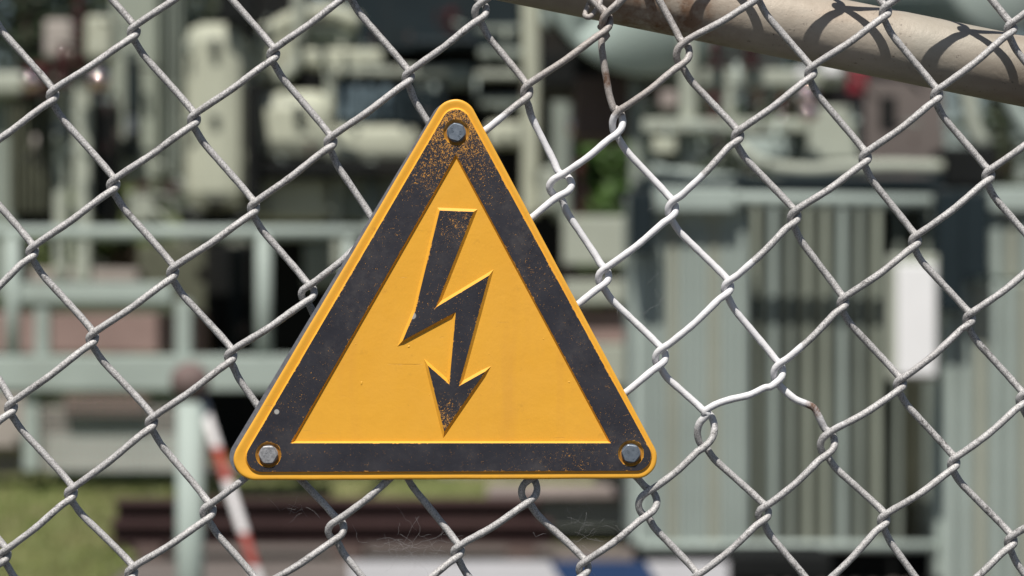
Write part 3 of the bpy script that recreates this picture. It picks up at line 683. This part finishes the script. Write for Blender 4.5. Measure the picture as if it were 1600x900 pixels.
# sloping rail
bm = bmesh.new(); ra = math.atan2(160-4, 1600-830)*1.0
d = Vector((math.cos(R(11.45)), 0, -math.sin(R(11.45))))
cpt = FX(1300, 39, 0.0330)
Pp = []
for i in range(61): Pp.append(cpt + d*(-1.20+i*0.03))
tube(bm, [p for p in Pp if -.74 < p.x < .74], 0.0174, 48); obj("rail", bm, RAIL, fence)
for x in (-.76, .76):
    bm = bmesh.new(); tube(bm, [(x, .03, 0), (x, .03, 2.0)], .024, 24); obj("post", bm, RAIL, fence)
bm = bmesh.new(); tube(bm, [(-.78, .0, 2.0), (.78, .0, 2.0)], .019, 24); obj("top_rail", bm, RAIL, fence)
# tie wire round the rail
for pts in ([(905, -30, -2), (925, 0, -4), (943, 22, -3), (946, 34, 6), (938, 40, 26)],
            [(985, -28, -8), (967, 2, -13), (948, 22, -15), (944, 34, -6), (950, 44, 14)],
            [(934, -22, 30), (938, 2, 14), (930, 18, 8), (921, 26, 6), (915, 24, 9), (917, 14, 16), (926, -6, 34)]):
    bm = bmesh.new(); C = catmull(pts, 2.5); tube(bm, [FX(c[0], c[1], c[2]*S) for c in C], 4.6*S, 12); obj("tie_wire", bm, WIRE, fence)

# ================================================================ SIGN
def rounded_tri(cs, r, n=18):
    """cs: list of (px,py) centres clockwise on screen; r list of radii; returns ccw-in-(x,z) loop in metres"""
    P = [Vector(((x-800)*S, (450-y)*S)) for x, y in cs]; rr = [q*S for q in r]; out = []; N = len(P)
    c = sum(P, Vector((0, 0)))/N
    if geometry.area_tri(Vector((*P[0], 0)), Vector((*P[1], 0)), Vector((*P[2], 0))) == 0: pass
    # orientation: make ccw
    ar = sum(P[i].x*P[(i+1) % N].y-P[(i+1) % N].x*P[i].y for i in range(N))
    if ar < 0: P.reverse(); rr.reverse()
    def tang(i, j):    # outer tangent normal angle for directed edge i->j (ccw, outward on the right)
        d = P[j]-P[i]; L = d.length; base = math.atan2(d.y, d.x)-math.pi/2
        return base + math.asin(max(-1, min(1, (rr[i]-rr[j])/L)))
    for i in range(N):
        a0 = tang((i-1) % N, i); a1 = tang(i, (i+1) % N)
        while a1 < a0: a1 += 2*math.pi
        for q in range(n+1):
            a = a0+(a1-a0)*q/n; out.append(P[i]+Vector((math.cos(a), math.sin(a)))*rr[i])
    return out
def densify(loop, step):
    out = []
    for i, p in enumerate(loop):
        q = loop[(i+1) % len(loop)]; m = max(1, int((q-p).length/step))
        for t in range(m): out.append(p+(q-p)*t/m)
    return out
def offset(loop, d):
    """positive d = outwards for a ccw loop"""
    N = len(loop); out = []
    for i in range(N):
        a, b, c = loop[i-1], loop[i], loop[(i+1) % N]
        e1 = (b-a).normalized(); e2 = (c-b).normalized()
        n1 = Vector((e1.y, -e1.x)); n2 = Vector((e2.y, -e2.x)); m = n1+n2
        if m.length < 1e-6: m = n1
        m.normalize(); s = max(.35, m.dot(n1)); out.append(b+m*d/s)
    return out
def v3(p, y): return Vector((p.x, y, 1.5+p.y))
def ring_faces(bm, A_, B_, mat=0, smooth=False):
    N = len(A_)
    for i in range(N):
        try:
            f = bm.faces.new((A_[i], A_[(i+1) % N], B_[(i+1) % N], B_[i])); f.material_index = mat; f.smooth = smooth
        except ValueError: pass
def cap(bm, loops, y, mat=0):
    """fill between outer loop and holes, all at depth y. loops: list of lists of bm verts"""
    polys = [[Vector((v.co.x, v.co.z, 0)) for v in L] for L in loops]; flat = [v for L in loops for v in L]
    for t in geometry.tessellate_polygon(polys):
        try:
            f = bm.faces.new([flat[q] for q in t]); f.material_index = mat
        except ValueError: pass
sign = thing("warning_sign", tuple(FX(702, 748, -0.007)), "yellow triangular high-voltage warning sign with black lightning arrow bolted to the fence", "sign")
sl_ = sign.location
Y0 = -0.0068      # just in front of the netting
# backing sheet
lp = densify(rounded_tri([(706, 194), (391, 712), (978, 712)], [33, 30, 30]), .004)
bm = bmesh.new(); a = [bm.verts.new(v3(p, Y0)) for p in lp]; b = [bm.verts.new(v3(p, Y0-.0009)) for p in lp]
ring_faces(bm, a, b); cap(bm, [b], 0); cap(bm, [a], 0); obj("backing_sheet", bm, BACK, sign)
# yellow pressed plate
YB = Y0-.0011
outer = rounded_tri([(712, 190), (401, 715.5), (992, 713)], [33, 33, 33], 26)
outer = densify(outer, .003)
for q in range(len(outer)):   # slight unevenness of the cast rim
    p = outer[q]; outer[q] = p*(1+.0007*math.sin(q*.21)+.0004*math.sin(q*.67))
prof = [(-.0002, 0), (0, .0002), (0, .0008), (-.0002, .00115), (-.0006, .0014), (-.0012, .00148), (-.0020, .0014), (-.0030, .00125), (-.0040, .00110), (-.0050, .0010)]
bm = bmesh.new(); prev = None
for o_, h in prof:
    L = offset(outer, o_); vs = [bm.verts.new(v3(p, YB-h)) for p in L]
    if prev: ring_faces(bm, prev, vs, 0, True)
    prev = vs
cap(bm, [prev], 0)
bmesh.ops.recalc_face_normals(bm, faces=bm.faces)
obj("yellow_plate", bm, YEL, sign)
YF = YB-.0010     # level of the yellow floor
HB = .00130
def raised(name, outerloop, holes, wb, h=HB):
    """raised enamelled relief: sides keep the yellow, top is black"""
    bm = bmesh.new(); lay = bm.verts.layers.float.new("edge")
    caps = []
    for L, sgn in [(outerloop, 1)]+[(q, -1) for q in holes]:
        base = offset(L, wb*sgn); lip = offset(L, .0001*sgn); ins = offset(L, -.0005*sgn); ins2 = offset(L, -.0010*sgn)
        vb = [bm.verts.new(v3(p, YF+.0001)) for p in base]; vt = [bm.verts.new(v3(p, YF-h+.0001)) for p in lip]
        vt2 = [bm.verts.new(v3(p, YF-h)) for p in L]
        vi = [bm.verts.new(v3(p, YF-h)) for p in ins]; vi2 = [bm.verts.new(v3(p, YF-h)) for p in ins2]
        for v in vt2+vt: v[lay] = 1.0
        for v in vi: v[lay] = .35
        ring_faces(bm, vb, vt, 0); ring_faces(bm, vt, vt2, 1); ring_faces(bm, vt2, vi, 1); ring_faces(bm, vi, vi2, 1); caps.append(vi2)
    cap(bm, caps, 0, 1)
    return obj(name, bm, [YEL, BLK], sign)
def pl(pts): 
    L = [Vector(((x-800)*S, (450-y)*S)) for x, y in pts]; N = len(L)
    ar = sum(L[i].x*L[(i+1) % N].y-L[(i+1) % N].x*L[i].y for i in range(N))
    return L[::-1] if ar < 0 else L
BOLTS = [(713.5, 208.5), (422.0, 708.5), (984.5, 706.5)]
bo = densify(rounded_tri([(713, 194.5), (411.5, 712), (992, 710)], [21.5, 23, 23.5], 16), .004)
hin = densify(pl([(713, 242), (954, 691), (456, 691)]), .004)
hh = [[Vector(((x-800)*S, (450-y)*S))+Vector((math.cos(a), math.sin(a)))*20.3*S for a in [2*math.pi*q/40 for q in range(40)]] for x, y in BOLTS]
raised("black_border", bo, [hin]+hh, .0010)
ltn = densify(pl([(688, 330), (740, 332), (681, 481), (764, 431), (717, 603), (758, 580), (695, 672), (670, 571), (703, 600), (713, 487), (631, 531), (650, 486)]), .0012)
# inset of the narrow parts must stay small: build with own widths
def raised_small(name, L, wb, h):
    bm = bmesh.new(); lay = bm.verts.layers.float.new("edge")
    base = offset(L, wb); vb = [bm.verts.new(v3(p, YF+.0001)) for p in base]; vt = [bm.verts.new(v3(p, YF-h+.00012)) for p in offset(L, .0001)]
    v2 = [bm.verts.new(v3(p, YF-h)) for p in L]; v3_ = [bm.verts.new(v3(p, YF-h)) for p in offset(L, -.0005)]
    for v in vt+v2: v[lay] = 1.0
    for v in v3_: v[lay] = .25
    ring_faces(bm, vb, vt, 0); ring_faces(bm, vt, v2, 1); ring_faces(bm, v2, v3_, 1); cap(bm, [v3_], 0, 1)
    return obj(name, bm, [YEL, BLK], sign)
raised_small("lightning_arrow", ltn, .0016, HB)
# bolts
FONT = None
def emboss(ch, cx, cy, size, rot, y, m, parent):
    cu = bpy.data.curves.new("mark", 'FONT'); cu.body = ch; cu.size = size; cu.extrude = .00012; cu.align_x = 'CENTER'; cu.align_y = 'CENTER'; cu.offset = size*.015
    t = bpy.data.objects.new("mark", cu); COL.objects.link(t); dg = bpy.context.evaluated_depsgraph_get(); me = bpy.data.meshes.new_from_object(t.evaluated_get(dg))
    COL.objects.unlink(t); bpy.data.objects.remove(t)
    o = bpy.data.objects.new("raised_mark", me); me.materials.append(m); COL.objects.link(o)
    p = FX(cx, cy, y)-Vector(sl_); rx = Vector((math.cos(rot), 0, math.sin(rot)))
    for v in me.vertices:
        a, b, c = v.co; v.co = p+Vector((a*math.cos(rot)-b*math.sin(rot), -c, a*math.sin(rot)+b*math.cos(rot)))
    o.parent = parent
def bolt(c, ang, m, marks):
    cx, cy = c; r = 15.0*S; bm = bmesh.new(); yb = YF-.0002; yt = YF-.0029; P = FX(cx, cy, 0)
    def ringv(rad, y, n, fn): return [bm.verts.new((P.x+fn(2*math.pi*q/n)*rad*math.cos(2*math.pi*q/n+ang), y, P.z+fn(2*math.pi*q/n)*rad*math.sin(2*math.pi*q/n+ang))) for q in range(n)]
    n = 48
    hexf = lambda t: math.cos(math.pi/6)/math.cos((t % (math.pi/3))-math.pi/6)
    one = lambda t: min(hexf(t), .965); one2 = lambda t: .845
    L = [ringv(r, yb, n, hexf), ringv(r, yt+.0005, n, hexf), ringv(r*.99, yt+.0002, n, one), ringv(r*.93, yt, n, one)]
    for a, b in zip(L, L[1:]): ring_faces(bm, a, b)
    bm.faces.new(L[-1])
    # washer below
    w0 = [bm.verts.new((P.x+math.cos(q)*15*S, YF+.00005, P.z+math.sin(q)*15*S)) for q in [2*math.pi*i/40 for i in range(40)]]
    w1 = [bm.verts.new((P.x+math.cos(q)*14.6*S, YF-.0005, P.z+math.sin(q)*14.6*S)) for q in [2*math.pi*i/40 for i in range(40)]]
    ring_faces(bm, w0, w1); bm.faces.new(w1)
    o = obj("bolt", bm, m, sign)
    for ch, dx, dy, sz, rot in marks: emboss(ch, cx+dx, cy+dy, sz*S, R(rot), yt-.00002, m, o)
bolt(BOLTS[0], R(163), BOLT_BLUE, [("S", -6, -3.5, 9, 20), ("B", 6.5, 0, 7.5, 170), ("S", 4.5, 6.5, 8, 35)])
bolt(BOLTS[1], R(180), BOLT_GALV, [("8", -3, -5, 7, 10), ("8", 4, -5, 7, -10), ("o", 0, 7, 6, 0), ("o", -6, 1, 5, 0), ("o", 6, 1, 5, 0)])
bolt(BOLTS[2], R(172), BOLT_BLUE, [("8", -4.5, -3.5, 7.5, 30), ("8", 3, -7, 7.5, 30), ("c", 3, 7, 8, 100)])

# cobwebs
k = NB("cobweb_silk"); SILK = k.fin((0.34, 0.34, 0.345), 0.5)
def cobweb(cx, cy, rx_, ry_, n, label, seed):
    rn = random.Random(seed); bm = bmesh.new()
    for _ in range(n):
        x, y = cx+rn.gauss(0, rx_*.4), cy+rn.gauss(0, ry_*.4); a = rn.uniform(-.9, .6)+rn.choice((0, math.pi)); L = rn.uniform(6, rx_*.8); pts = [(x, y, rn.uniform(-6, 6))]
        for s in range(6):
            a += rn.gauss(0, .4); x += math.cos(a)*L/6; y -= math.sin(a)*L/6; pts.append((x, y, pts[-1][2]+rn.uniform(-1, 1)))
        tube(bm, [FX(p[0], p[1], p[2]*S) for p in pts], rn.uniform(.06, .13)*S, 4)
    tag(obj("cobweb", bm, SILK), label, "cobweb", "cobwebs on the fence")
cobweb(645, 850, 75, 26, 44, "tangled cobweb below the sign, left of the knot under its middle", 1)
cobweb(905, 835, 60, 55, 26, "torn cobweb below the lower right corner of the sign", 2)
cobweb(470, 795, 45, 12, 10, "few cobweb threads below the lower left part of the sign", 3)
cobweb(1000, 480, 60, 130, 14, "thin loose cobweb threads right of the sign over the white painted wires", 4)
for o in list(SC.objects):
    if o.type == 'MESH' and not o.data.materials: print("nomat", o.name)
